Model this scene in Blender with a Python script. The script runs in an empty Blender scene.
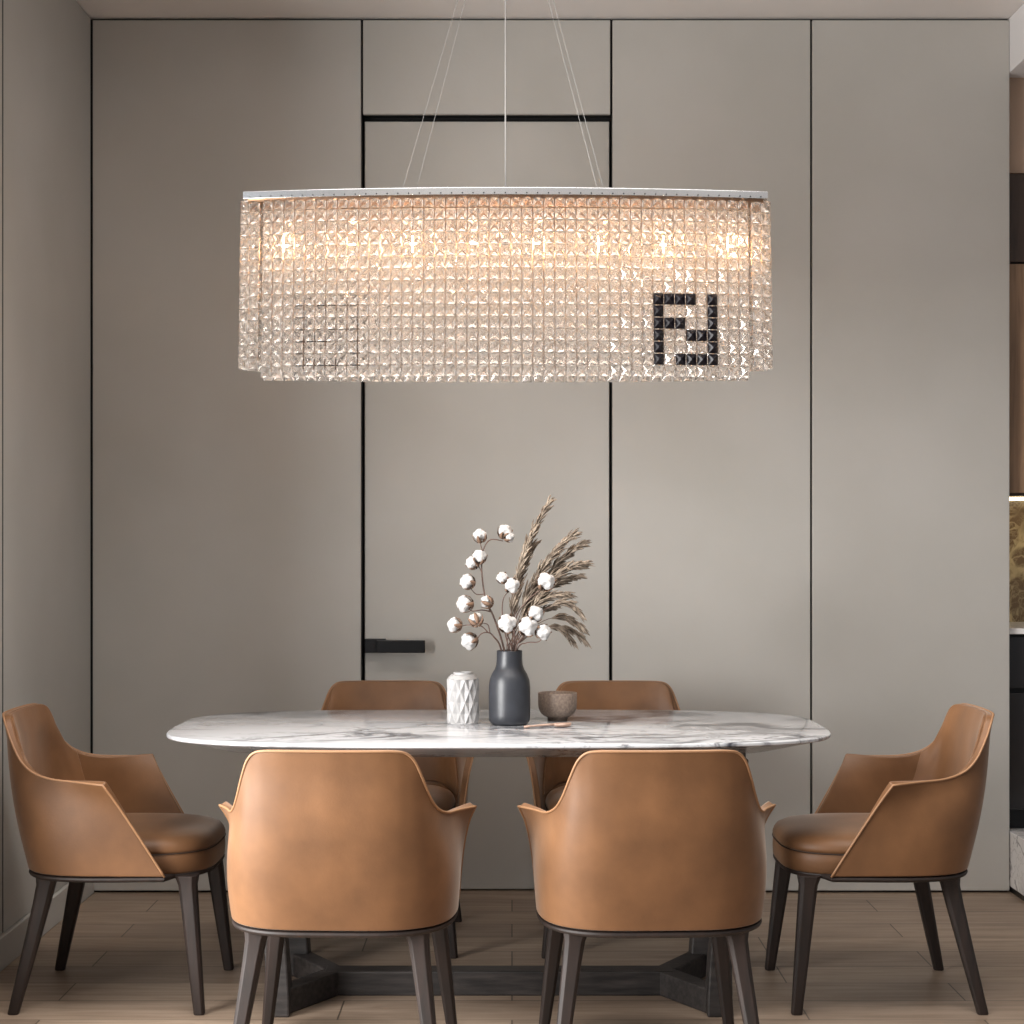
import bpy, bmesh, math, random
from mathutils import Vector, Matrix, noise
random.seed(7)
PI = math.pi
SC = bpy.context.scene
COL = SC.collection

# ------------------------------------------------------------ camera, world, lights
F, CX, HY, CAMZ = 1723.0, 512.0, 540.0, 1.27
cam_d = bpy.data.cameras.new('camera')
cam = bpy.data.objects.new('camera', cam_d); COL.objects.link(cam)
cam.location = (0, 0, CAMZ); cam.rotation_euler = (PI/2, 0, 0)
cam_d.sensor_width = 36; cam_d.lens = F/1024*36
cam_d.shift_y = (HY-512)/1024
SC.camera = cam

world = bpy.data.worlds.new('world'); SC.world = world
world.use_nodes = True
bg = world.node_tree.nodes['Background']
bg.inputs['Color'].default_value = (0.90, 0.95, 1.0, 1)
bg.inputs['Strength'].default_value = 0.30

def area(name, loc, rot, sx, sy, power, color, spread=PI):
    l = bpy.data.lights.new(name, 'AREA'); l.shape = 'RECTANGLE'
    l.size = sx; l.size_y = sy; l.energy = power; l.color = color; l.spread = spread
    o = bpy.data.objects.new(name, l); COL.objects.link(o)
    o.location = loc; o.rotation_euler = rot
    return o
# daylight through the large left window (in the left wall, before the frame)
area('window_daylight', (-2.25, 2.85, 1.25), (0, -PI/2, 0), 1.9, 2.3, 330, (1.0, 0.985, 0.965))
# added overhead fill without a fixture, spread narrowed to table, seats and floor
area('overhead_fill', (0.1, 3.9, 3.10), (math.radians(8), 0, 0), 2.2, 1.2, 44, (1.0, 0.97, 0.93), math.radians(105))

SC.view_settings.view_transform = 'Standard'
SC.view_settings.look = 'None'
SC.view_settings.gamma = 1
SC.view_settings.use_curve_mapping = False
SC.view_settings.exposure = 0.0
SC.cycles.use_denoising = True
SC.cycles.max_bounces = 14
SC.cycles.transmission_bounces = 12
SC.cycles.transparent_max_bounces = 12
SC.cycles.sample_clamp_indirect = 6

# ------------------------------------------------------------ helpers
def W(x, y, d):
    "world point that the photograph shows at pixel x, y at the distance d"
    return Vector(((x-CX)*d/F, d, CAMZ-(y-HY)*d/F))

def lin(r, g, b):
    f = lambda c: (c/255/12.92) if c/255 <= 0.04045 else ((c/255+0.055)/1.055)**2.4
    return (f(r), f(g), f(b), 1)

def new_mat(name, color=(0.5,0.5,0.5,1), rough=0.5, metal=0.0, **kw):
    m = bpy.data.materials.new(name); m.use_nodes = True
    b = m.node_tree.nodes['Principled BSDF']
    b.inputs['Base Color'].default_value = color
    b.inputs['Roughness'].default_value = rough
    b.inputs['Metallic'].default_value = metal
    for k, v in kw.items():
        b.inputs[k].default_value = v
    return m

def nodes(m):
    return m.node_tree.nodes, m.node_tree.links, m.node_tree.nodes['Principled BSDF']

def mixmap(m, c1, c2, scale=(1,1,1), nscale=5, detail=4, lo=0.35, hi=0.65, bump=0.0, bscale=None, dist=0.0, bdist=0.002):
    "procedural two-colour noise on object coordinates, optional bump"
    N, L, b = nodes(m)
    tc = N.new('ShaderNodeTexCoord'); mp = N.new('ShaderNodeMapping')
    mp.inputs['Scale'].default_value = scale
    L.new(tc.outputs['Object'], mp.inputs['Vector'])
    n = N.new('ShaderNodeTexNoise'); n.inputs['Scale'].default_value = nscale
    n.inputs['Detail'].default_value = detail; n.inputs['Distortion'].default_value = dist
    L.new(mp.outputs[0], n.inputs['Vector'])
    r = N.new('ShaderNodeValToRGB')
    r.color_ramp.elements[0].position = lo; r.color_ramp.elements[0].color = c1
    r.color_ramp.elements[1].position = hi; r.color_ramp.elements[1].color = c2
    L.new(n.outputs['Fac'], r.inputs['Fac']); L.new(r.outputs['Color'], b.inputs['Base Color'])
    if bump:
        n2 = N.new('ShaderNodeTexNoise'); n2.inputs['Scale'].default_value = bscale or nscale*6
        n2.inputs['Detail'].default_value = 3
        L.new(mp.outputs[0], n2.inputs['Vector'])
        bp = N.new('ShaderNodeBump'); bp.inputs['Strength'].default_value = bump
        bp.inputs['Distance'].default_value = bdist
        L.new(n2.outputs['Fac'], bp.inputs['Height']); L.new(bp.outputs[0], b.inputs['Normal'])
    return m

def link(name, bm, mats, parent=None, smooth=False, bevel=0, bseg=2, sub=0, angle=35):
    me = bpy.data.meshes.new(name)
    bmesh.ops.recalc_face_normals(bm, faces=bm.faces)
    bm.to_mesh(me); bm.free()
    if not isinstance(mats, (list, tuple)): mats = [mats]
    for m in mats: me.materials.append(m)
    o = bpy.data.objects.new(name, me); COL.objects.link(o)
    if parent: o.parent = parent
    if smooth:
        for p in me.polygons: p.use_smooth = True
    if bevel:
        md = o.modifiers.new('bevel', 'BEVEL'); md.width = bevel; md.segments = bseg
        md.limit_method = 'ANGLE'; md.angle_limit = math.radians(angle)
        md.harden_normals = smooth
    if sub:
        md = o.modifiers.new('sub', 'SUBSURF'); md.levels = sub; md.render_levels = sub
    return o

def empty(name, loc=(0,0,0), rz=0, label=None, cat=None, group=None):
    o = bpy.data.objects.new(name, None); COL.objects.link(o)
    o.location = loc; o.rotation_euler = (0, 0, rz); o.empty_display_size = 0.05
    tag(o, label, cat, group)
    return o

def tag(o, label=None, cat=None, group=None, kind=None):
    if label: o['label'] = label
    if cat: o['category'] = cat
    if group: o['group'] = group
    if kind: o['kind'] = kind
    return o

def struct(o, label, cat):
    return tag(o, label, cat, kind='structure')

def box(bm, x0, x1, y0, y1, z0, z1, mi=0):
    vs = [bm.verts.new(p) for p in [(x0,y0,z0),(x1,y0,z0),(x1,y1,z0),(x0,y1,z0),(x0,y0,z1),(x1,y0,z1),(x1,y1,z1),(x0,y1,z1)]]
    for f in [(0,3,2,1),(4,5,6,7),(0,1,5,4),(1,2,6,5),(2,3,7,6),(3,0,4,7)]:
        fc = bm.faces.new([vs[i] for i in f]); fc.material_index = mi

def B(): return bmesh.new()

def loft(bm, rings, cap=True, mi=0, closed=True):
    R = [[bm.verts.new(p) for p in r] for r in rings]
    n = len(R[0])
    for a, b in zip(R, R[1:]):
        for i in range(n if closed else n-1):
            j = (i+1) % n
            bm.faces.new((a[i], a[j], b[j], b[i])).material_index = mi
    if cap:
        bm.faces.new(R[0]).material_index = mi; bm.faces.new(list(reversed(R[-1]))).material_index = mi
    return R

def tube(bm, pts, rads, n=8, mi=0, cap=True):
    pts = [Vector(p) for p in pts]
    if not isinstance(rads, (list, tuple)): rads = [rads]*len(pts)
    rings = []; up = None
    for i, p in enumerate(pts):
        t = (pts[min(i+1, len(pts)-1)] - pts[max(i-1, 0)]).normalized()
        if up is None:
            up = Vector((0,0,1)) if abs(t.z) < 0.9 else Vector((1,0,0))
        s = t.cross(up)
        if s.length < 1e-6: s = t.orthogonal()
        s.normalize(); up = s.cross(t).normalized()
        rings.append([p + rads[i]*(math.cos(2*PI*k/n)*s + math.sin(2*PI*k/n)*up) for k in range(n)])
    loft(bm, rings, cap, mi)

def lathe(bm, prof, n=48, c=(0,0,0), mi=0, fn=None):
    rings = []
    for (r, z) in prof:
        ring = []
        for k in range(n):
            a = 2*PI*k/n
            rr = r + (fn(a, z) if fn else 0)
            ring.append((c[0]+rr*math.cos(a), c[1]+rr*math.sin(a), c[2]+z))
        rings.append(ring)
    loft(bm, rings, True, mi)

def catmull(P, n):
    "resample a list of Vectors to n points"
    out = []; m = len(P)-1
    for i in range(n):
        t = i/(n-1)*m; k = min(int(t), m-1); u = t-k
        p0, p1, p2, p3 = P[max(k-1,0)], P[k], P[k+1], P[min(k+2,m)]
        out.append(0.5*((2*p1)+(-p0+p2)*u+(2*p0-5*p1+4*p2-p3)*u*u+(-p0+3*p1-3*p2+p3)*u**3))
    return out

def bez(a, b, c, n=12):
    return [a*(1-t)**2 + b*2*t*(1-t) + c*t*t for t in [i/(n-1) for i in range(n)]]

# ------------------------------------------------------------ materials
M = {}
M['panel'] = mixmap(new_mat('taupe_panel', rough=0.62), lin(176,173,167), lin(187,184,179), (1,1,1), 1.6, 5, .3, .7, bump=0.25, bscale=70, bdist=0.001)
M['gap'] = new_mat('shadow_gap', (0.006,0.006,0.006,1), 0.7)
M['reveal'] = new_mat('panel_edge', lin(172,163,152), 0.6)
M['ceiling'] = mixmap(new_mat('ceiling_paint', rough=0.8), lin(222,216,212), lin(228,222,218), nscale=2)
M['white'] = new_mat('bulkhead_paint', lin(222,220,220), 0.7)
M['kwall'] = mixmap(new_mat('kitchen_wall', rough=0.7), lin(176,148,128), lin(186,160,140), nscale=3)
M['black'] = new_mat('black_metal', (0.012,0.012,0.013,1), 0.35, 0.6)
M['leather'] = mixmap(new_mat('tan_leather', rough=0.55, **{'Sheen Weight': .30, 'Sheen Roughness': .35, 'Sheen Tint': (1,.93,.85,1)}), lin(97,65,38), lin(127,88,55), (1,1,1), 6.5, 7, .30, .72, bump=0.22, bscale=160, bdist=0.001)
M['leather_highlight'] = new_mat('piping_highlight', lin(150,112,80), 0.5)  # lighter than the leather: edge highlight put into the piping colour
M['darkwood'] = mixmap(new_mat('dark_walnut', rough=0.6), lin(25,18,15), lin(42,29,24), (22,22,1.6), 3, 4, .3, .7, bump=.1)
M['oak'] = mixmap(new_mat('black_oak', rough=0.55), lin(30,27,26), lin(64,58,56), (4,30,30), 2.5, 6, .35, .8, bump=.3)
M['chrome'] = new_mat('polished_chrome', (0.72,0.74,0.76,1), 0.22, 1.0)
M['brass'] = new_mat('rose_frame', lin(150,118,92), 0.3, 1.0)
M['wire'] = new_mat('steel_wire', (0.34,0.33,0.32,1), 0.55, 0.3)
M['vase'] = mixmap(new_mat('slate_ceramic', rough=0.38), lin(46,48,53), lin(52,54,60), nscale=30)
M['white_cer'] = new_mat('white_ceramic', lin(166,165,165), 0.4)
M['stone'] = mixmap(new_mat('stoneware', rough=0.45), lin(118,102,91), lin(148,131,118), (1,1,1), 170, 5, .35, .7, bump=.2)
M['rosewood'] = mixmap(new_mat('spoon_wood', rough=0.35), lin(150,120,104), lin(186,158,142), (1,1,1), 40)
M['cotton'] = mixmap(new_mat('cotton', rough=0.95), lin(176,175,175), lin(196,195,194), nscale=60, bump=.5, bscale=300)
M['husk'] = mixmap(new_mat('boll_husk', rough=0.8), lin(92,70,56), lin(140,112,92), nscale=60)
M['twig'] = mixmap(new_mat('twig', rough=0.8), lin(78,60,54), lin(112,90,80), nscale=50)
M['pampas'] = mixmap(new_mat('pampas', rough=0.85), lin(88,75,64), lin(160,146,130), nscale=45, lo=.3, hi=.7)
M['darkglass'] = new_mat('oven_glass', lin(34,31,32), 0.18)
M['socket'] = new_mat('socket', (0.7,0.68,0.62,1), 0.4)

# wood planks on the floor
def floor_mat():
    m = new_mat('oak_planks', rough=0.42); N, L, b = nodes(m)
    tc = N.new('ShaderNodeTexCoord'); br = N.new('ShaderNodeTexBrick')
    br.offset = 0.37; br.inputs['Scale'].default_value = 1
    br.inputs['Brick Width'].default_value = 1.25; br.inputs['Row Height'].default_value = 0.19
    br.inputs['Mortar Size'].default_value = 0.0022; br.inputs['Mortar Smooth'].default_value = 0.1
    br.inputs['Color1'].default_value = lin(168,148,129); br.inputs['Color2'].default_value = lin(138,120,105)
    br.inputs['Mortar'].default_value = lin(72,61,52)
    L.new(tc.outputs['Object'], br.inputs['Vector'])
    mp = N.new('ShaderNodeMapping'); mp.inputs['Scale'].default_value = (1.3, 16, 1)
    L.new(tc.outputs['Object'], mp.inputs['Vector'])
    n = N.new('ShaderNodeTexNoise'); n.inputs['Scale'].default_value = 2.2; n.inputs['Detail'].default_value = 8
    n.inputs['Roughness'].default_value = .62; n.inputs['Distortion'].default_value = .6
    L.new(mp.outputs[0], n.inputs['Vector'])
    r = N.new('ShaderNodeValToRGB'); r.color_ramp.elements[0].position = .32; r.color_ramp.elements[0].color = (.60,.56,.52,1)
    r.color_ramp.elements[1].position = .62; r.color_ramp.elements[1].color = (1,1,1,1)
    L.new(n.outputs['Fac'], r.inputs['Fac'])
    mx = N.new('ShaderNodeMix'); mx.data_type = 'RGBA'; mx.blend_type = 'MULTIPLY'; mx.inputs['Factor'].default_value = .9
    L.new(br.outputs['Color'], mx.inputs['A']); L.new(r.outputs['Color'], mx.inputs['B'])
    L.new(mx.outputs['Result'], b.inputs['Base Color'])
    bp = N.new('ShaderNodeBump'); bp.inputs['Strength'].default_value = .25; bp.inputs['Distance'].default_value = .002
    L.new(n.outputs['Fac'], bp.inputs['Height']); L.new(bp.outputs[0], b.inputs['Normal'])
    return m
M['floor'] = floor_mat()

def marble_mat(name, base, vein, scale=(1,1,1), rough=0.13, w=.03, seed=0, rot=0.5):
    m = new_mat(name, rough=rough); N, L, b = nodes(m)
    tc = N.new('ShaderNodeTexCoord'); mp = N.new('ShaderNodeMapping')
    mp.inputs['Scale'].default_value = scale; mp.inputs['Location'].default_value = (seed, seed*.7, 0)
    mp.inputs['Rotation'].default_value = (0, 0, rot)
    L.new(tc.outputs['Object'], mp.inputs['Vector'])
    prev = None
    for sc, wd, st, lc in ((1.4, w, 1.0, 0), (3.4, w*.6, .7, 3.3), (8, w*.7, .3, 7.1)):
        n = N.new('ShaderNodeTexNoise'); n.inputs['Scale'].default_value = sc
        n.inputs['Detail'].default_value = 7; n.inputs['Distortion'].default_value = 1.1; n.inputs['Roughness'].default_value = .55
        ad = N.new('ShaderNodeVectorMath'); ad.operation = 'ADD'; ad.inputs[1].default_value = (lc, lc, lc)
        L.new(mp.outputs[0], ad.inputs[0]); L.new(ad.outputs[0], n.inputs['Vector'])
        s = N.new('ShaderNodeMath'); s.operation = 'SUBTRACT'; s.inputs[1].default_value = .5
        a = N.new('ShaderNodeMath'); a.operation = 'ABSOLUTE'
        r = N.new('ShaderNodeMapRange'); r.inputs['From Min'].default_value = 0; r.inputs['From Max'].default_value = wd
        r.inputs['To Min'].default_value = st; r.inputs['To Max'].default_value = 0; r.interpolation_type = 'SMOOTHSTEP'
        L.new(n.outputs['Fac'], s.inputs[0]); L.new(s.outputs[0], a.inputs[0]); L.new(a.outputs[0], r.inputs['Value'])
        if prev is None: prev = r.outputs[0]
        else:
            mxm = N.new('ShaderNodeMath'); mxm.operation = 'MAXIMUM'
            L.new(prev, mxm.inputs[0]); L.new(r.outputs[0], mxm.inputs[1]); prev = mxm.outputs[0]
    pn = N.new('ShaderNodeTexNoise'); pn.inputs['Scale'].default_value = 1.7
    L.new(mp.outputs[0], pn.inputs['Vector'])
    pr = N.new('ShaderNodeMapRange'); pr.inputs['From Min'].default_value = .33; pr.inputs['From Max'].default_value = .55
    L.new(pn.outputs['Fac'], pr.inputs['Value'])
    mu = N.new('ShaderNodeMath'); mu.operation = 'MULTIPLY'
    L.new(prev, mu.inputs[0]); L.new(pr.outputs[0], mu.inputs[1])
    mx = N.new('ShaderNodeMix'); mx.data_type = 'RGBA'
    mx.inputs['A'].default_value = base; mx.inputs['B'].default_value = vein
    L.new(mu.outputs[0], mx.inputs['Factor']); L.new(mx.outputs['Result'], b.inputs['Base Color'])
    return m
M['marble'] = marble_mat('white_marble', lin(186,187,190), lin(54,54,61), (1.0,2.2,1), .12, .055, 1.3, .45)
M['marble_w'] = marble_mat('plinth_marble', lin(235,232,230), lin(120,118,118), (1,1,1), .2, .03, 4)
M['marble_b'] = marble_mat('brown_marble', lin(120,98,70), lin(226,206,160), (3,3,3), .2, .07, 2)
M['kwood'] = mixmap(new_mat('kitchen_wood', rough=0.5), lin(120,94,72), lin(150,120,94), (18,18,1.2), 3, 6, .3, .7, dist=.6)
M['kwood_d'] = mixmap(new_mat('kitchen_dark_wood', rough=0.5), lin(50,36,28), lin(72,54,44), (18,18,1.2), 3, 6, .3, .7, dist=.6)

def crystal_mat():
    m = new_mat('clear_crystal', (1.0, .955, .91, 1), 0.03, 0, IOR=1.5)
    N, L, b = nodes(m)
    b.inputs['Transmission Weight'].default_value = 1.0
    out = N['Material Output']
    d = N.new('ShaderNodeBsdfTranslucent'); d.inputs['Color'].default_value = (1, .93, .86, 1)
    g = N.new('ShaderNodeBsdfDiffuse'); g.inputs['Color'].default_value = (.9, .86, .83, 1)
    a = N.new('ShaderNodeMixShader'); a.inputs['Fac'].default_value = .5
    L.new(d.outputs[0], a.inputs[1]); L.new(g.outputs[0], a.inputs[2])
    x = N.new('ShaderNodeMixShader'); x.inputs['Fac'].default_value = .08
    L.new(b.outputs[0], x.inputs[1]); L.new(a.outputs[0], x.inputs[2]); L.new(x.outputs[0], out.inputs['Surface'])
    return m
M['crystal'] = crystal_mat()
M['blackcry'] = new_mat('black_crystal', (0.006,0.005,0.007,1), 0.22, 0, IOR=1.3)
def emis(name, col, s):
    m = new_mat(name, col, .4)
    b = m.node_tree.nodes['Principled BSDF']
    b.inputs['Emission Color'].default_value = col; b.inputs['Emission Strength'].default_value = s
    return m
M['bulb'] = emis('bulb_glow', (1.0, .62, .32, 1), 400)
M['strip'] = emis('strip_glow', (1.0, .80, .50, 1), 9)

# ------------------------------------------------------------ the room
D = 6.2                       # distance of the panelled wall
XL, XR = -1.515, 1.790        # side planes
HC = 3.1505                    # ceiling height
def zy(y, d=D): return CAMZ-(y-HY)*d/F
def xx(x, d=D): return (x-CX)*d/F

bm = B(); box(bm, -1.75, 4.2, -1.6, 8.0, -0.06, 0.0)
struct(link('floor', bm, M['floor']), 'grey brown oak plank floor running across the room', 'floor')
bm = B(); box(bm, -1.75, 4.2, -1.6, 8.0, HC, HC+.06)
struct(link('ceiling', bm, M['ceiling']), 'plain pale mauve grey ceiling', 'ceiling')

# back wall: dark backing with bevelled taupe panels in front, gaps between
DL, DR, DT = xx(363.8), xx(609.8), zy(119)
bm = B()
box(bm, XL-.2, xx(361.5), D+.02, D+.12, 0, HC, 1)
box(bm, xx(612), XR, D+.02, D+.12, 0, HC, 1)
box(bm, xx(361.5), xx(612), D+.075, D+.12, 0, HC, 1)
box(bm, xx(361.5), xx(612), D+.02, D+.075, zy(113), HC, 1)
zt, zb = zy(20.0), 0.008
for (a, b_, z0) in ((92.6, 360.8, zb), (363.0, 610.2, zy(114)), (612.6, 810.3, zb), (812.4, 1009.6, zb)):
    box(bm, xx(a), xx(b_), D, D+.021, z0, zt, 0)
o = link('wall_back', bm, [M['panel'], M['gap']], bevel=.0025, bseg=2)
struct(o, 'taupe panelled wall behind the table with thin black joints', 'wall')
# door: recessed leaf
dr = empty('door_1', ((DL+DR)/2, D, 0)); struct(dr, 'flush taupe door recessed in the panelled wall with black lever', 'door')
bm = B(); box(bm, DL-(DL+DR)/2, DR-(DL+DR)/2, .038, .07, .006, DT)
link('door_leaf', bm, M['panel'], dr, bevel=.002)
bm = B()
hx0, hx1 = xx(364.5)-(DL+DR)/2, xx(425.5)-(DL+DR)/2
zc = zy(646, D)
box(bm, hx0, hx0+.075, .006, .038, zc-.025, zc+.025)
hp = link('handle_plate', bm, M['black'], dr, bevel=.002)
bm = B(); box(bm, hx0+.045, hx1, -.030, -.012, zc-.023, zc+.022)
box(bm, hx0+.045, hx0+.075, -.012, .006, zc-.016, zc+.016)
link('door_handle', bm, M['black'], dr, bevel=.003)
bm = B(); tube(bm, [(hx0+.027, .008, zc), (hx0+.027, -.002, zc)], .011, 20)
link('lock_cylinder', bm, M['darkglass'], dr, smooth=False)

# left wall: panel with one vertical joint, large window before the frame
bm = B()
yj0, yj1 = 5.122, 5.137
box(bm, XL-.12, XL-.02, 4.05, D, 0, HC, 1)
box(bm, XL-.021, XL-.0012, yj0-.001, yj1+.001, .10, HC-.004, 1)
box(bm, XL-.021, XL, yj1, D-.006, .10, HC-.004, 0)
box(bm, XL-.021, XL, 4.05, yj0, .10, HC-.004, 0)
box(bm, XL-.12, XL, -1.6, .75, 0, HC, 0)
box(bm, XL-.12, XL, .75, 4.05, 0, .25, 0)
box(bm, XL-.12, XL, .75, 4.05, 2.85, HC, 0)
struct(link('wall_left', bm, [M['panel'], M['gap']], bevel=.002), 'dark taupe panelled wall on the left with a vertical joint', 'wall')
bm = B(); box(bm, XL-.021, XL+.012, 4.05, D-.002, 0, .098)
struct(link('baseboard_left', bm, M['panel'], bevel=.003), 'low taupe skirting along the left wall', 'baseboard')
bm = B()
for y in (.75, 2.37, 4.00): box(bm, XL-.10, XL-.06, y, y+.05, .25, 2.85)
for z in (.25, 2.80): box(bm, XL-.10, XL-.06, .8, 4.0, z, z+.05)
struct(link('window_1', bm, M['black']), 'dark framed tall window in the left wall', 'window')

# right side: bulkhead above the kitchen opening, wall end
bm = B(); box(bm, XR+.001, 4.2, 1.0, D+.28, zy(72.5), HC-.002)
struct(link('trim_1', bm, M['white']), 'white dropped ceiling bulkhead over the kitchen opening', 'bulkhead')
bm = B(); box(bm, XR-.1, XR+.9, D+.60, D+.66, 0, HC-.01)
box(bm, XR+.9, 4.2, D+.60, D+.66, 0, HC-.01)
struct(link('wall_kitchen', bm, M['kwall']), 'warm beige wall of the kitchen beyond the opening', 'wall')

KY = D+.05
def kz(y, d=KY): return CAMZ-(y-HY)*d/F
KX0, KX1 = XR+.004, XR+1.1
bm = B(); box(bm, KX0, KX1, KY+.02, D+.28, kz(172), kz(73.2))
struct(link('trim_2', bm, M['kwall']), 'warm beige fascia above the kitchen cabinets', 'trim')
uc = empty('wall_cabinet', (KX0, KY, kz(495)), 0, 'tall brown wood cabinet at the right edge with a darker top door', 'cabinet')
def bxl(x0,x1,y0,y1,z0,z1, org):
    b = B(); box(b, x0-org[0], x1-org[0], y0-org[1], y1-org[1], z0-org[2], z1-org[2]); return b
og = (KX0, KY, kz(495))
link('cabinet_body', bxl(KX0, KX1, KY+.02, D+.59, kz(495), kz(174), og), M['kwood_d'], uc)
tag(link('door', bxl(KX0, KX0+.55, KY, KY+.019, kz(262), kz(174), og), M['kwood_d'], uc, bevel=.002), 'dark wood top door')
link('door', bxl(KX0, KX0+.55, KY, KY+.019, kz(493), kz(264), og), M['kwood'], uc, bevel=.002)
link('light_strip', bxl(KX0+.02, KX1-.05, KY+.30, KY+.33, kz(495)-.012, kz(495)-.001, og), M['strip'], uc)
bm = B(); box(bm, KX0, KX1, D+.54, D+.595, kz(632), kz(495)-.002)
tag(link('backsplash_panel', bm, M['marble_b']), 'backlit brown and gold veined marble backsplash panel', 'backsplash')
bm = B(); box(bm, KX0, KX1, KY-.015, D+.53, kz(634), kz(628))
tag(link('countertop', bm, M['marble_w'], bevel=.003), 'thin pale kitchen countertop below the gold marble', 'countertop')
bc = empty('base_cabinet', (KX0, KY, kz(829)), 0, 'black glass fronted kitchen base cabinet below the pale countertop', 'cabinet')
og = (KX0, KY, kz(829))
link('cabinet_body', bxl(KX0, KX1, KY+.02, D+.53, kz(829), kz(634.5), og), M['black'], bc)
link('drawer_front', bxl(KX0, KX0+.6, KY, KY+.019, kz(688), kz(637), og), M['darkglass'], bc, bevel=.002)
link('door', bxl(KX0, KX0+.6, KY, KY+.019, kz(810), kz(693), og), M['darkglass'], bc, bevel=.002)
bm = B(); box(bm, KX0, KX1, 5.4, D+.53, .022, kz(829)-.002, 0); box(bm, KX0+.004, KX1, 5.41, D+.5, 0, .022, 1)
tag(link('marble_plinth', bm, [M['marble_w'], M['black']], bevel=.002), 'low white marble plinth on a black foot at the right edge', 'plinth')

# ------------------------------------------------------------ chair
def V(*a): return Vector(a)
BOT = [V(0,-.247,.373),V(.08,-.246,.373),V(.13,-.241,.373),V(.164,-.231,.373),V(.194,-.215,.373),V(.221,-.192,.373),V(.242,-.162,.373),V(.258,-.122,.373),V(.267,-.07,.373),V(.270,.0,.373),V(.262,.157,.371)]
TOP = [V(0,-.320,.794),V(.10,-.315,.794),V(.150,-.306,.793),V(.174,-.297,.787),V(.192,-.286,.767),V(.207,-.268,.728),V(.223,-.240,.680),V(.238,-.204,.649),V(.256,-.150,.632),V(.277,-.080,.627),V(.313,.004,.623)]
NU, NV = 34, 16
bot = catmull(BOT, NU); top = catmull(TOP, NU)
def shell_pt(i, v):
    s = 1 if i >= 0 else -1
    a, b = bot[abs(i)], top[abs(i)]
    u = abs(i)/(NU-1)
    k = v + (v**2.6-v)*max(0, min(1, (u-.55)/.3))   # arms flare late
    p = Vector((a.x+(b.x-a.x)*k, a.y+(b.y-a.y)*v, a.z+(b.z-a.z)*v))
    bul = math.sin(PI*min(1, v*1.15))*0.013 if v < .87 else 0
    n = Vector((p.x, p.y if p.y < 0 else 0, 0)); n = n.normalized() if n.length > 1e-4 else Vector((0,-1,0))
    p += n*bul*(1-.5*u)
    p.x *= s
    return p
def grid_norm(P):
    R, C = len(P), len(P[0]); N_ = []
    for r in range(R):
        row = []
        for c in range(C):
            du = P[r][min(c+1,C-1)]-P[r][max(c-1,0)]; dv = P[min(r+1,R-1)][c]-P[max(r-1,0)][c]
            row.append(du.cross(dv).normalized())
        N_.append(row)
    return N_
def slab(bm, P, t0, t1, mi=0):
    "solid between offsets t0 and t1 along the grid normals"
    Nn = grid_norm(P); R, C = len(P), len(P[0])
    A = [[bm.verts.new(P[r][c]+Nn[r][c]*t0) for c in range(C)] for r in range(R)]
    Bv = [[bm.verts.new(P[r][c]+Nn[r][c]*t1) for c in range(C)] for r in range(R)]
    for r in range(R-1):
        for c in range(C-1):
            bm.faces.new((A[r][c],A[r][c+1],A[r+1][c+1],A[r+1][c])); bm.faces.new((Bv[r][c],Bv[r+1][c],Bv[r+1][c+1],Bv[r][c+1]))
    for r in range(R-1):
        for c in (0, C-1): bm.faces.new((A[r][c],A[r+1][c],Bv[r+1][c],Bv[r][c]))
    for c in range(C-1):
        for r in (0, R-1): bm.faces.new((A[r][c],A[r][c+1],Bv[r][c+1],Bv[r][c]))
    return A, Bv

def seat_outline(z, sc=1.0, front=.263, hw=.236):
    pts = []
    n = 64
    for k in range(n):
        a = 2*PI*k/n
        ca, sa = math.cos(a), math.sin(a)
        e = 2/3.4 if sa > 0 else 2/3.0
        x = math.copysign(abs(ca)**e, ca)*hw*sc
        y0 = .02; y = math.copysign(abs(sa)**e, sa)*((front-y0) if sa > 0 else (.232+y0))*sc + y0
        # narrower towards the front corners
        x *= 1-.06*max(0, y/front)
        pts.append(Vector((x, y, z)))
    return pts

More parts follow.
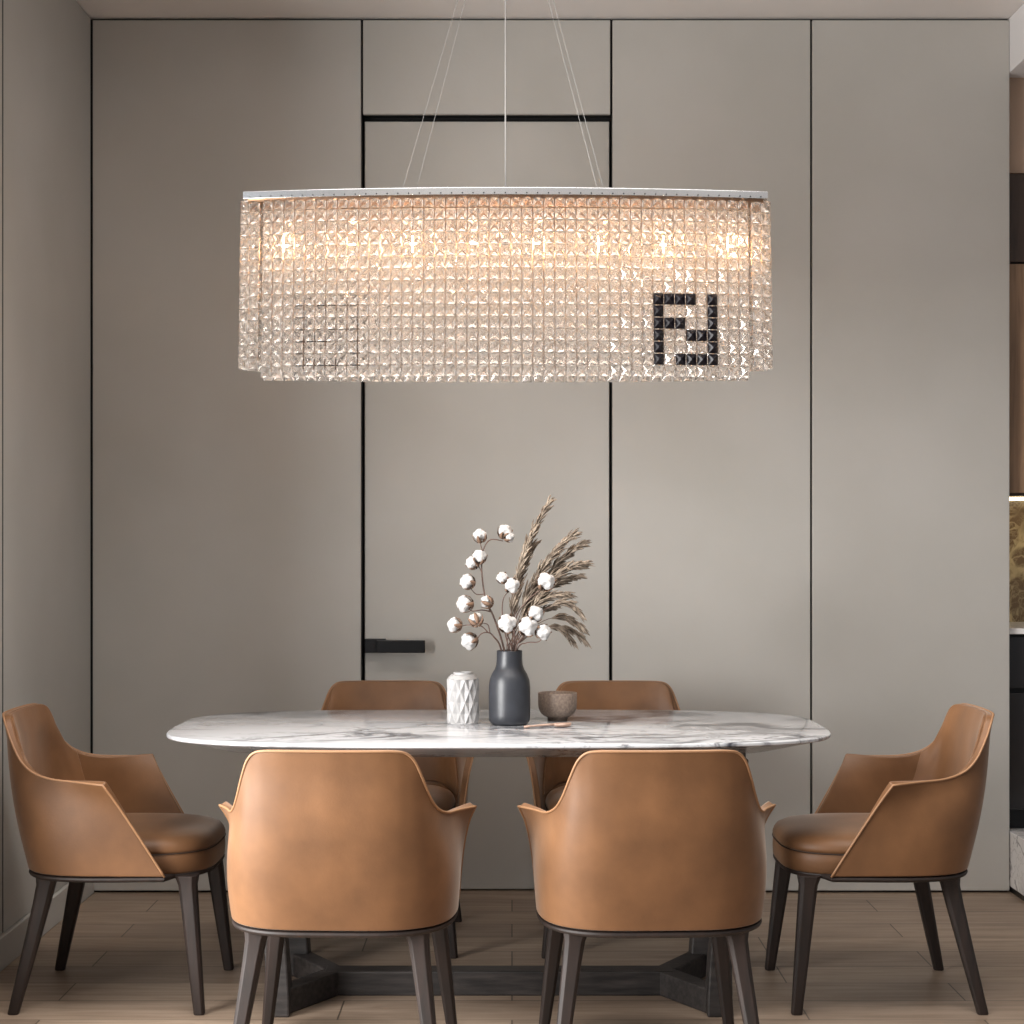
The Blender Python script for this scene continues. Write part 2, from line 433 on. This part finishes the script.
def make_chair():
    root = empty('dining_chair')
    us = list(range(-(NU-1), NU))
    P = [[shell_pt(i, r/(NV-1)) for i in us] for r in range(NV)]
    bm = B(); slab(bm, P, 0, -.019 if grid_norm(P)[0][NU-1].y < 0 else .019)
    sh = link('backrest_shell', bm, M['leather'], root, smooth=True, bevel=.006, bseg=3, angle=50)
    # piping along the outer upper rim, paled to paint in the edge highlight
    rim = [shell_pt(i, 1) for i in us]
    left = [shell_pt(-(NU-1), r/(NV-1)) for r in range(NV)]
    right = [shell_pt(NU-1, r/(NV-1)) for r in range(NV)]
    path = left[:-1] + rim + right[:-1][::-1]
    bm = B(); tube(bm, path, .0032, 8)
    tag(link('piping', bm, M['leather_highlight'], sh, smooth=True), 'leather piping along the rim, paled as a painted edge highlight')
    # padded inner back panel
    ub = int((NU-1)*.70)
    Q = []
    Ns = -1 if grid_norm(P)[0][NU-1].y < 0 else 1
    for r in range(12):
        v = .22 + .775*r/11
        Q.append([shell_pt(i, v) for i in range(-ub, ub+1)])
    Qn = grid_norm(Q)
    for r in range(len(Q)):
        for c in range(len(Q[0])):
            er = min(r, len(Q)-1-r)/3.0; ec = min(c, len(Q[0])-1-c)/4.0
            f = min(1, er)*min(1, ec)
            Q[r][c] = Q[r][c] + Qn[r][c]*Ns*(.025+.010*math.sin(PI/2*f))
    bm = B(); slab(bm, Q, 0, -.014*Ns)
    link('back_cushion', bm, M['leather'], root, smooth=True, bevel=.003, angle=50)
    # seat: upholstered box and domed cushion
    bm = B()
    loft(bm, [seat_outline(.368, .985), seat_outline(.375, 1.0), seat_outline(.400, 1.004), seat_outline(.419, 1.0), seat_outline(.424, .985)])
    link('seat', bm, M['leather'], root, smooth=True)
    bm = B()
    rings = [seat_outline(.424, .978), seat_outline(.428, 1.003), seat_outline(.436, 1.005), seat_outline(.447, .990), seat_outline(.458, .955), seat_outline(.467, .88), seat_outline(.474, .74), seat_outline(.478, .55), seat_outline(.480, .3), seat_outline(.4805, .05)]
    loft(bm, rings)
    link('seat_cushion', bm, M['leather'], root, smooth=True)
    bm = B(); tube(bm, seat_outline(.4245, 1.006)+seat_outline(.4245, 1.006)[:1], .0013, 6)
    link('seam', bm, M['darkwood'], root, smooth=True)
    # wooden frame under the shell
    out = []
    bb = [Vector((-p.x, p.y, 0)) for p in bot[::-1]] + [Vector((p.x, p.y, 0)) for p in bot[1:]]
    front = [p for p in seat_outline(0) if p.y > .165]
    front = sorted(front, key=lambda p: -p.x)
    ring = bb + front
    def rg(z, s): return [Vector((p.x*s, (p.y-.0)*s, z)) for p in ring]
    bm = B(); loft(bm, [rg(.357, .975), rg(.359, .99), rg(.364, 1.0), rg(.369, .995), rg(.3715, .97)])
    link('seat_frame', bm, M['darkwood'], root, smooth=True, bevel=.001)
    for sx in (-1, 1):
        for sy in (-1, 1):
            if sy < 0: t, m_, b = V(.186*sx, -.172, .366), V(.197*sx, -.187, .29), V(.238*sx, -.252, 0)
            else: t, m_, b = V(.196*sx, .205, .366), V(.207*sx, .214, .29), V(.240*sx, .246, 0)
            bm = B(); rings = []
            for q, (wx, wy) in ((t,(.031,.031)), (t.lerp(m_,.35),(.024,.024)), (m_,(.0215,.0225)), (m_.lerp(b,.5),(.0175,.0185)), (b+V(0,0,.004),(.0135,.0145)), (b,(.0125,.0135))):
                rings.append([q+V(x*wx, y*wy, 0) for x, y in ((-1,-.6),(-.6,-1),(.6,-1),(1,-.6),(1,.6),(.6,1),(-.6,1),(-1,.6))])
            loft(bm, rings[::-1])
            link('leg', bm, M['darkwood'], root, smooth=True, bevel=.002, angle=30)
    return root

def copy_tree(o, parent=None):
    c = o.copy(); COL.objects.link(c); c.parent = parent
    for ch in list(o.children): copy_tree(ch, c)
    return c

TX, TY = -.036, 4.845
proto = make_chair()
spots = [
 ((TX-.365, 4.192, 0), -.035, 'tan leather armchair at front left, seen from behind with its back to the viewer'),
 ((TX+.365, 4.192, 0), .035, 'tan leather armchair at front right, seen from behind with its back to the viewer'),
 ((TX-.382, 5.485, 0), PI, 'tan leather armchair on the far side of the table, behind the white vase'),
 ((TX+.379, 5.485, 0), PI, 'tan leather armchair on the far side of the table, behind the stoneware bowl'),
 ((-1.083, 4.853, 0), -PI/2, 'tan leather armchair at the left end of the table, seen from the side'),
 ((1.008, 4.853, 0), PI/2, 'tan leather armchair at the right end of the table, beside the kitchen opening'),
]
for i, (loc, rz, lab) in enumerate(spots):
    c = proto if i == 0 else copy_tree(proto)
    c.location = loc; c.rotation_euler = (0, 0, rz)
    tag(c, lab, 'chair', 'tan dining chairs around the marble table')

# ------------------------------------------------------------ table
tb = empty('dining_table', (TX, TY-.01, 0), 0, 'long white marble dining table with grey veins on a black oak trestle base', 'table')
def outline(a, b, z, e=3.8, n=128):
    r = []
    for k in range(n):
        t = 2*PI*k/n; c, s = math.cos(t), math.sin(t)
        r.append(Vector((math.copysign(abs(c)**(2/3.3), c)*a, math.copysign(abs(s)**(2/e), s)*b, z)))
    return r
A_, B_ = .906, .452
bm = B()
loft(bm, [outline(A_-.14, B_-.11, .704), outline(A_-.012, B_-.012, .7365), outline(A_-.003, B_-.003, .7385), outline(A_, B_, .741), outline(A_, B_, .747), outline(A_-.002, B_-.002, .7495), outline(A_-.004, B_-.004, .750)])
link('tabletop', bm, M['marble'], tb, smooth=True, bevel=.0008, angle=40)
bm = B(); box(bm, -.62, .62, -.05, .05, .680, .704)
box(bm, -.66, -.58, -.24, .24, .684, .704); box(bm, .58, .66, -.24, .24, .684, .704)
link('top_frame', bm, M['oak'], tb, bevel=.003)
def beam(bm, p, q, w, z0, z1):
    p, q = Vector(p), Vector(q); d = (q-p).normalized(); s = Vector((-d.y, d.x, 0))*w/2
    rings = [[Vector((c.x+s.x*k, c.y+s.y*k, z)) for k, z in ((-1,z0),(1,z0),(1,z1),(-1,z1))] for c in (p, q)]
    loft(bm, rings)
bm = B(); beam(bm, (-.488,0,0), (.488,0,0), .072, 0, .068)
link('floor_beam', bm, M['oak'], tb, bevel=.004)
for sx in (-1, 1):
    for sy in (-1, 1):
        bm = B(); beam(bm, (.466*sx, .010*sy, 0), (.590*sx, .215*sy, 0), .058, 0, .067)
        link('foot', bm, M['oak'], tb, bevel=.004)
        bm = B(); rings = []
        for (x, z, wx, wy) in ((.588, .0, .032, .040), (.590, .06, .033, .040), (.592, .14, .030, .034), (.615, .45, .028, .030), (.635, .686, .032, .034)):
            y = .215+(.0 if z < .1 else .0)
            rings.append([V(x*sx+a*wx, y*sy+b*wy, z) for a, b in ((-1,-1),(1,-1),(1,1),(-1,1))])
        loft(bm, rings)
        # slanted brace where the foot rises into the post
        link('leg', bm, M['oak'], tb, bevel=.005)

# ------------------------------------------------------------ table-top things
TZ = .7502
VX, VY = xx(509.5, 4.86), 4.86
def vase():
    prof = [(.045,0),(.052,.003),(.0575,.012),(.0585,.030),(.0585,.105),(.0565,.125),(.050,.142),(.042,.155),(.0375,.168),(.0362,.185),(.0362,.206),(.0352,.2085),(.0325,.2085),(.0318,.205),(.0318,.170),(.045,.130),(.05,.10),(.05,.02)]
    bm = B(); lathe(bm, prof, 64)
    o = link('flower_vase', bm, M['vase'], smooth=True); o.location = (VX, VY, TZ)
    tag(o, 'slate grey bottle shaped vase holding the cotton and dry grass', 'vase')
vase()
def white_vase():
    R, H = .0452, .146
    prof = []
    nz = 84
    for i in range(nz+1):
        prof.append((R, .003+i/nz*(.127-.003)))
    def f(a, z):
        if z < .004 or z > .126: return -.0012
        u = a/(2*PI)*11; w = z/.031
        p = abs(((u+w/2) % 1)-.5)*2; q = abs(((u-w/2) % 1)-.5)*2
        return -.0068*min(p, q)**1.0*1.0 + .0008
    P = [(R-.002, 0)] + prof + [(R-.008,.136),(R-.012,.139),(R-.018,.140),(R-.018,.1455),(R-.022,.1455),(R-.022,.130)]
    def g(a, z):
        return f(a, z) if .003 <= z <= .127 else 0
    bm = B(); lathe(bm, P, 176, fn=g)
    o = link('white_vase', bm, M['white_cer'], smooth=False); o.location = (xx(463, 4.885), 4.885, TZ)
    tag(o, 'small white ceramic vase with a diamond relief, left of the grey vase', 'vase')
white_vase()
def bowl():
    prof = [(.026,0),(.029,.001),(.029,.009),(.036,.012),(.048,.020),(.0545,.033),(.0560,.050),(.0562,.078),(.0552,.0800),(.0535,.0795),(.0530,.052),(.050,.036),(.042,.025),(.02,.022),(.004,.021)]
    bm = B(); lathe(bm, prof, 64)
    o = link('bowl', bm, M['stone'], smooth=True, bevel=0); o.location = (xx(557.5, 4.97), 4.97, TZ)
    tag(o, 'brown speckled stoneware bowl on a small foot, right of the grey vase', 'bowl')
bowl()
def spoon():
    p0 = Vector((xx(562.5,4.79), 4.79, TZ)); p1 = Vector((xx(524,4.755), 4.755, TZ))
    d = (p1-p0); L_ = d.length; ang = math.atan2(d.y, d.x)
    root = empty('spoon', p0, ang, 'wooden spoon lying in front of the stoneware bowl', 'spoon')
    bm = B(); rings = []
    for t in [i/14 for i in range(15)]:
        a = PI*t; x = -.026*math.cos(a); w = max(.0008, .0155*math.sin(a)**.8)
        z0 = .0065-.006*math.sin(a)**.7; z1 = .0115
        rings.append([V(x, w*math.cos(b), (z1 if math.sin(b) > 0.2 else z1+(z0-z1)*min(1, -math.sin(b)+.35)) ) for b in [2*PI*k/12+.01 for k in range(12)]])
    loft(bm, rings); link('spoon_bowl', bm, M['rosewood'], root, smooth=True, sub=1)
    bm = B(); tube(bm, [V(.022,0,.008), V(.05,0,.0075), V(.09,0,.0055), V(L_,0,.004)], [.0042,.003,.0028,.0034], 10)
    link('spoon_handle', bm, M['rosewood'], root, smooth=True)
spoon()

# ---- cotton
MOUTH = Vector((VX, VY, TZ+.20))
def boll_mesh():
    bm = B(); bmesh.ops.create_icosphere(bm, subdivisions=4, radius=1)
    lob = [Vector((math.cos(a)*.8, math.sin(a)*.8, .35)).normalized() for a in (0.3, 1.9, 3.4, 4.9)] + [Vector((.1,0,1))]
    for v in bm.verts:
        p = v.co.normalized(); k = max(p.dot(l) for l in lob)
        v.co = p*(.66+.40*max(0, k)**2.6 + .14*noise.noise(p*2.7) + .05*noise.noise(p*7))
    return bm
def husk_mesh():
    bm = B()
    for k in range(5):
        a = 2*PI*k/5; pts = []
        L = [(0.10,-.98,.10),(.55,-.90,.30),(.92,-.45,.34),(1.04,.05,.22),(1.10,.42,.04)]
        va = []
        for (r, z, w) in L:
            c = V(math.cos(a)*r, math.sin(a)*r, z); s = V(-math.sin(a), math.cos(a), 0)*w
            n = V(math.cos(a), math.sin(a), -.2)*.05
            va.append([c-s, c+n, c+s, c-n*.2])
        loft(bm, va)
    return bm
COT = {}
def place_boll(parent, p, r, dirv, tilt=0):
    if 'c' not in COT:
        a = link('cotton_boll', boll_mesh(), M['cotton'], parent, smooth=True)
        h = link('husk', husk_mesh(), M['husk'], a, smooth=True)
        tag(h, 'brown dried husk cupping the cotton')
        COT['c'] = a; b = a
    else:
        b = COT['c'].copy(); COL.objects.link(b); b.parent = parent
        h = COT['c'].children[0].copy(); COL.objects.link(h); h.parent = b
    b.location = p - parent.location
    q = dirv.to_track_quat('Z', 'Y'); b.rotation_mode = 'QUATERNION'; b.rotation_quaternion = q
    b.scale = (r, r, r)
def cotton_branch(label, paths, bolls):
    root = empty('cotton_branch', MOUTH - V(0,0,.15), 0, label, 'cotton branch', 'cotton branches in the grey vase')
    bm = B()
    for pts, r0, r1 in paths:
        P = catmull(pts, 5*len(pts)); n = len(P)
        tube(bm, [p-root.location for p in P], [r0+(r1-r0)*i/(n-1) for i in range(n)], 7)
    link('stem', bm, M['twig'], root, smooth=True)
    for (p, r, dv) in bolls: place_boll(root, p, r, dv.normalized())
def Q(x, y, dy=0): return W(x, y, VY+dy)
low = lambda dx: V(VX+dx, VY, TZ+.06)
neck = lambda dx, dy=0: V(VX+dx, VY+dy, TZ+.206)
cotton_branch('tall bare cotton branch leaning left from the vase, the one with most bolls', [
   ([low(.01), neck(-.014,-.008), Q(494.5,619,-.02), Q(486,600,-.03), Q(482,575,-.03), Q(482.5,553,-.03), Q(490,540,-.02), Q(503,541,-.01)], .0032, .0014),
   ([Q(482,573,-.03), Q(478,565,-.03), Q(475,562,-.03)], .0016, .0012),
   ([Q(483,553,-.03), Q(481,546,-.03), Q(480,541,-.03)], .0016, .0012),
   ([Q(485,594,-.03), Q(476,594,-.04), Q(469,586,-.05)], .0018, .0012),
   ([Q(492,612,-.02), Q(482,610,-.05), Q(472,611,-.06), Q(468,607,-.06)], .002, .0012),
   ([Q(490,611,-.03), Q(488,606,-.04)], .0018, .0014)],
  [(Q(480,536,-.03), .0195, V(-.2,-.3,1)), (Q(472.5,563,-.035), .0190, V(-.7,-.5,.5)), (Q(479.5,557,-.045), .0200, V(.1,-.6,.8)),
   (Q(467.5,582,-.05), .0215, V(-.8,-.6,.4)), (Q(465,604,-.06), .0235, V(-.9,-.5,.1)), (Q(487,602,-.045), .0185, V(-.5,.3,.3)),
   (Q(505,532,-.01), .0205, V(.3,-.5,.8)), (Q(509,537,-.02), .0150, V(.9,-.3,.2))])
cotton_branch('short low cotton branch bending out to the left above the table', [
   ([low(.0), neck(-.022,-.012), Q(494,637,-.05), Q(488,632.5,-.06), Q(481,634,-.07), Q(477,640,-.07)], .0030, .0013),
   ([Q(488,632.5,-.06), Q(481,626,-.07), Q(468,625,-.08), Q(459,627,-.08)], .002, .0012),
   ([Q(490,633.5,-.06), Q(488,625,-.08), Q(483,623,-.09)], .0018, .0012)],
  [(Q(469.5,641,-.07), .0235, V(-.8,-.5,-.3)), (Q(455,625,-.08), .0205, V(-.9,-.2,.2)), (Q(476,620,-.09), .0200, V(-.3,.7,.6))])
cotton_branch('cotton branch with round white bolls spreading right in front of the dry grass', [
   ([low(-.01), neck(.006,-.016), Q(507,634,-.06), Q(507.5,628,-.08)], .0026, .0014),
   ([low(-.01), neck(.016,-.014), Q(520,640,-.06), Q(527,633,-.08)], .0026, .0014),
   ([low(-.01), neck(.02,-.01), Q(526,643,-.06), Q(538,642,-.07), Q(544,637,-.08)], .0022, .0012),
   ([low(-.01), neck(.012,-.012), Q(516,618,-.04), Q(528,600,-.05), Q(543,588,-.07)], .0026, .0012),
   ([neck(.0,-.012), Q(503,622,-.04), Q(503,600,-.05), Q(510,590,-.06)], .0022, .0012)],
  [(Q(507.5,624,-.09), .0260, V(-.1,-.9,.4)), (Q(528,627,-.09), .0270, V(.1,-.9,.4)), (Q(535.5,614,-.08), .0225, V(.4,-.7,.6)),
   (Q(543,632,-.085), .0220, V(.5,-.7,-.1)), (Q(546,582,-.08), .0255, V(.3,-.8,.6)), (Q(512,586,-.07), .0215, V(.2,-.8,.3)), (Q(502.5,578,-.065), .0165, V(-.4,-.7,.6))])

# ---- pampas grass
def pampas(tip, ctrl, n_str, fl, label, start=.30):
    n_str = int(n_str*2.3)
    tip = ctrl + (tip-ctrl)*.93
    a = V(VX+random.uniform(-.012,.012), VY+random.uniform(-.004,.014), TZ+.07)
    m = V(VX+random.uniform(-.012,.018), VY+random.uniform(-.0,.014), TZ+.208)
    root = empty('pampas_stem', m - V(0,0,.14), 0, label, 'dried flower', 'dried pampas stems in the grey vase')
    pts = [a, m] + bez(m, ctrl, tip, 10)[1:]
    P = catmull(pts, 34); n = len(P)
    P = [p-root.location for p in P]
    bm = B(); tube(bm, P, [.0016-.001*i/(n-1) for i in range(n)], 6)
    link('stem', bm, M['twig'], root, smooth=True)
    bm = B()
    i0 = int(n*(.25+start*.6))
    for k in range(n_str):
        t = random.random()**.85
        f = i0 + t*(n-2-i0); i = int(f); p = P[i].lerp(P[i+1], f-i)
        d = (P[min(i+2,n-1)]-P[max(i-1,0)]).normalized()
        o = d.orthogonal().normalized(); o.rotate(Matrix.Rotation(random.uniform(0,2*PI), 3, d))
        ln = fl*random.uniform(.6,1.25)*(1-.40*t)
        sp = random.uniform(.12,.50)
        e1 = p + (d + o*sp)*ln*.5
        e2 = p + (d*.96 + o*sp*.75)*ln + V(0,0,-.16*ln)
        w = random.uniform(.0016,.0030)
        tube(bm, [p, p.lerp(e1,.55), e1, e1.lerp(e2,.6), e2], [.0005, w*.8, w, w*.75, .0002], 4)
    link('plume', bm, M['pampas'], root, smooth=True)
specs = [
 ((553,499,.02), (517,545,.02), 80, .060, 'tallest dry grass plume, arching up past the cotton'),
 ((537,526,.00), (514,568,.0), 60, .052, 'short upright dry grass plume just below the tallest one'),
 ((537,541,.04), (512,580,.04), 60, .052, 'dry grass plume half hidden under the tall left plume'),
 ((579,530,.03), (530,568,.03), 95, .064, 'dry grass plume reaching up and right, topmost of the right fan'),
 ((586,542,.05), (540,568,.05), 80, .062, 'dry grass plume second from the top of the right fan'),
 ((587,564,.02), (540,572,.02), 90, .062, 'dry grass plume ending level with the right cotton boll'),
 ((580,577,.06), (534,582,.06), 75, .058, 'dry grass plume in the middle of the right fan, behind the boll'),
 ((570,595,.01), (530,592,.01), 60, .055, 'short dry grass plume right of the boll cluster'),
 ((584,619,-.02), (553,580,-.02), 36, .045, 'thin dry grass plume drooping to the right'),
 ((586,633,.00), (550,597,.00), 40, .045, 'long dry grass plume drooping furthest down right'),
 ((589,645,.03), (552,607,.03), 36, .042, 'lowest dry grass plume hanging down at the right'),
 ((562,566,.06), (528,590,.06), 80, .055, 'short dry grass plume deep in the middle of the bouquet'),
 ((556,606,.05), (524,612,.05), 60, .050, 'lowest short dry grass plume behind the lower cotton bolls'),
 ((576,647,.05), (548,606,.05), 30, .040, 'short drooping dry grass plume under the right fan'),
]
for (t, c, ns, fl, lab) in specs:
    pampas(W(t[0], t[1], VY+t[2]), W(c[0], c[1], VY+c[2]), ns, fl, lab, .08 if ns > 45 else .50)

# ------------------------------------------------------------ chandelier
CXX, CYY = xx(505.5, 4.77), 4.77
CH_T = 2.226
ch = empty('chandelier', (CXX, CYY, CH_T), 0, 'long crystal bead chandelier with chrome rim and black crystal monograms hanging over the table', 'chandelier')
def arc(x): return .045+.060*(1-(x/.720)**2)
def plate_ring(inset, z, n=40):
    fr = [V(-.720+inset+(1.440-2*inset)*i/n, 0, z) for i in range(n+1)]
    ring = [V(p.x, -(arc(p.x)-inset), z) for p in fr] + [V(p.x, arc(p.x)-inset, z) for p in fr[::-1]]
    return ring
bm = B(); loft(bm, [plate_ring(.0, -.020), plate_ring(0, -.001), plate_ring(.001, 0)])
rim = link('canopy_rim', bm, M['chrome'], ch, bevel=.001)
bm = B(); loft(bm, [plate_ring(.012, -.0285), plate_ring(.012, -.0202)])
link('bead_frame', bm, M['brass'], ch)
bm = B()
for i in range(49):
    x = -.70+1.40*i/48; y = -arc(x)
    tube(bm, [(x, y+.001, -.0155), (x, y-.0012, -.0155)], .0019, 8)
tag(link('screws', bm, M['black'], ch), 'row of tiny dark screws along the chrome rim', kind='stuff')
PX, PZ = .0296, .03285
def crystal(bm, cx, cz, w=.0134, h=.0150, dpt=.0125, tilt=0, full=True):
    "square cut bead: girdle, four steep faces rising to a small table, pointed back"
    e = .0010
    rot = Matrix.Rotation(random.uniform(-tilt, tilt), 3, 'X') @ Matrix.Rotation(random.uniform(-tilt, tilt), 3, 'Z')
    def q(x, y, z):
        p = rot @ Vector((x*w, y, z*h)); return bm.verts.new((cx+p.x, p.y, cz+p.z))
    cs = ((-1,-1),(1,-1),(1,1),(-1,1)); ms = ((0,-1),(1,0),(0,1),(-1,0))
    g1 = [q(a, -e, b) for a, b in cs]; t1 = [q(a*.13, -dpt, b*.13) for a, b in cs]
    g2 = [q(a, e, b) for a, b in cs]
    for i in range(4):
        j = (i+1) % 4
        bm.faces.new((g1[i], g1[j], t1[j], t1[i])); bm.faces.new((g1[i], g1[j], g2[j], g2[i]))
    bm.faces.new(t1)
    if full:
        mid = [q(a*.60, .0055, b*.60) for a, b in ms]; t2 = q(0, .009, 0)
        for i in range(4):
            j = (i+1) % 4
            bm.faces.new((g2[i], g2[j], mid[i])); bm.faces.new((g2[j], mid[i], t2)); bm.faces.new((g2[j], mid[j], t2))
    else: bm.faces.new(g2)
def strand_mesh(rows, skip=(), pz=PZ):
    bm = B()
    for r in range(rows):
        if r in skip: continue
        crystal(bm, 0, -.0075-r*pz, tilt=.13)
    nf = len(bm.faces)
    for sx in (-1, 1):
        tube(bm, [(sx*.0143, 0, .006), (sx*.0137, 0, -.0075-(rows-1)*pz)], .00035, 3)
    for r in range(rows):
        z = -.0075-r*pz+PZ/2
        tube(bm, [(0, -.0012, z+.003), (0, -.0012, z-.003)], .0005, 4)
    bm.faces.ensure_lookup_table()
    for f in bm.faces[nf:]: f.material_index = 1
    return bm
variants = {'base': [strand_mesh(15) for _ in range(7)], 'short': [strand_mesh(14, pz=.0334) for _ in range(4)]}
pools = {'base': [], 'short': []}
bmB = B(); crystal(bmB, 0, 0, .0136, .0152, full=False)
blk = [link('black_crystal', bmB, M['blackcry'])]; blk_used = False
PAT = ['111101', '100001', '111001', '000000', '100001', '101111']
PAT[3] = '100111'
SP = .018
def put(x, y, rz, key='base', blacks=()):
    global blk_used
    if blacks:
        s = link('crystal_strand', strand_mesh(15, blacks), [M['crystal'], M['brass']], ch)
    else:
        pool = pools[key]
        if variants[key]: s = link('crystal_strand', variants[key].pop(), [M['crystal'], M['brass']], ch); pool.append(s)
        else: s = random.choice(pool).copy(); COL.objects.link(s); s.parent = ch
    s.location = (x, y, -.0285)
    s.rotation_euler = (0, -SP*x/.73*1.0*.9, rz)
    for r in blacks:
        if not blk_used: b = blk[0]; blk_used = True
        else: b = blk[0].copy(); COL.objects.link(b)
        b.parent = s; b.location = (0, 0, -.0075-r*PZ)
        b['label'] = 'glossy black square crystal of the monogram'
for i in range(45):
    x = (i-22)*PX; y = -(arc(x)-.012)
    rz = math.atan2(-2*.060*x/.720**2*-1, 1)
    bl = ()
    if 36 <= i <= 41: bl = tuple(8+r for r in range(6) if PAT[r][i-36] == '1')
    put(x, y, rz, blacks=bl)
for i in range(45):
    x = (i-22)*.0305; y = arc(x)-.012
    bl = ()
    k = (44-i)-36
    if 0 <= k <= 5: bl = tuple(8+r for r in range(6) if PAT[r][k] == '1')
    put(x, y, PI-math.atan2(2*.060*x/.720**2, 1), blacks=bl)
for sx in (-1, 1):
    for (x, y, rz) in ((.688, -.034, .10), (.717, -.018, .20), (.722, .012, 1.2), (.714, .034, PI-.3), (.688, .048, PI-.2)):
        put(sx*x, y, sx*rz, 'short')
# bulbs
bulb_src = None
for k, px in enumerate((285, 352, 413, 474, 536, 600, 663, 730)):
    x = (px-505.5)*4.77/F; z = CAMZ+(HY-243)*4.77/F-CH_T
    if bulb_src is None:
        bm = B(); lathe(bm, [(.002,-.026),(.006,-.023),(.008,-.015),(.008,.012),(.006,.018)], 16)
        bulb_src = b = link('light_bulb', bm, M['bulb'], ch, smooth=True)
        bm = B(); tube(bm, [(0,0,.0185), (0,0,.040)], .009, 16); tube(bm, [(0,0,.04),(0,0,-.0285-z)], .0035, 8)
        link('bulb_socket', bm, M['chrome'], b, smooth=True)
    else:
        b = bulb_src.copy(); COL.objects.link(b); b.parent = ch
        s = bulb_src.children[0].copy(); COL.objects.link(s); s.parent = b
    b.location = (x, 0, z)
# suspension: canopy on the ceiling, rod cable and four thin wires
for (x0, y0, x1, sy) in ((457, 0, 403, -1), (462.5, 0, 413, 1), (549, 0, 597, -1), (556, 0, 607, 1)):
    yb = .05*sy
    pb = Vector(((x1-505.5)*4.77/F, yb, 0.0))
    dx = ((x0-x1)*4.77/F)/(188*4.77/F)
    zt_ = HC-CH_T-.02
    bm = B(); tube(bm, [pb, Vector((pb.x+dx*zt_, .01*sy, zt_))], .0006, 6)
    link('suspension_wire', bm, M['wire'], ch)
bm = B(); tube(bm, [(0,0,0), (0,0,HC-CH_T-.02)], .0022, 10)
tag(link('power_cable', bm, M['wire'], ch, smooth=True), 'thicker central cable')
bm = B(); lathe(bm, [(.10,0),(.10,-.022),(.096,-.025)], 48, (0,0,HC-CH_T-.0005))
link('ceiling_canopy', bm, M['chrome'], ch)
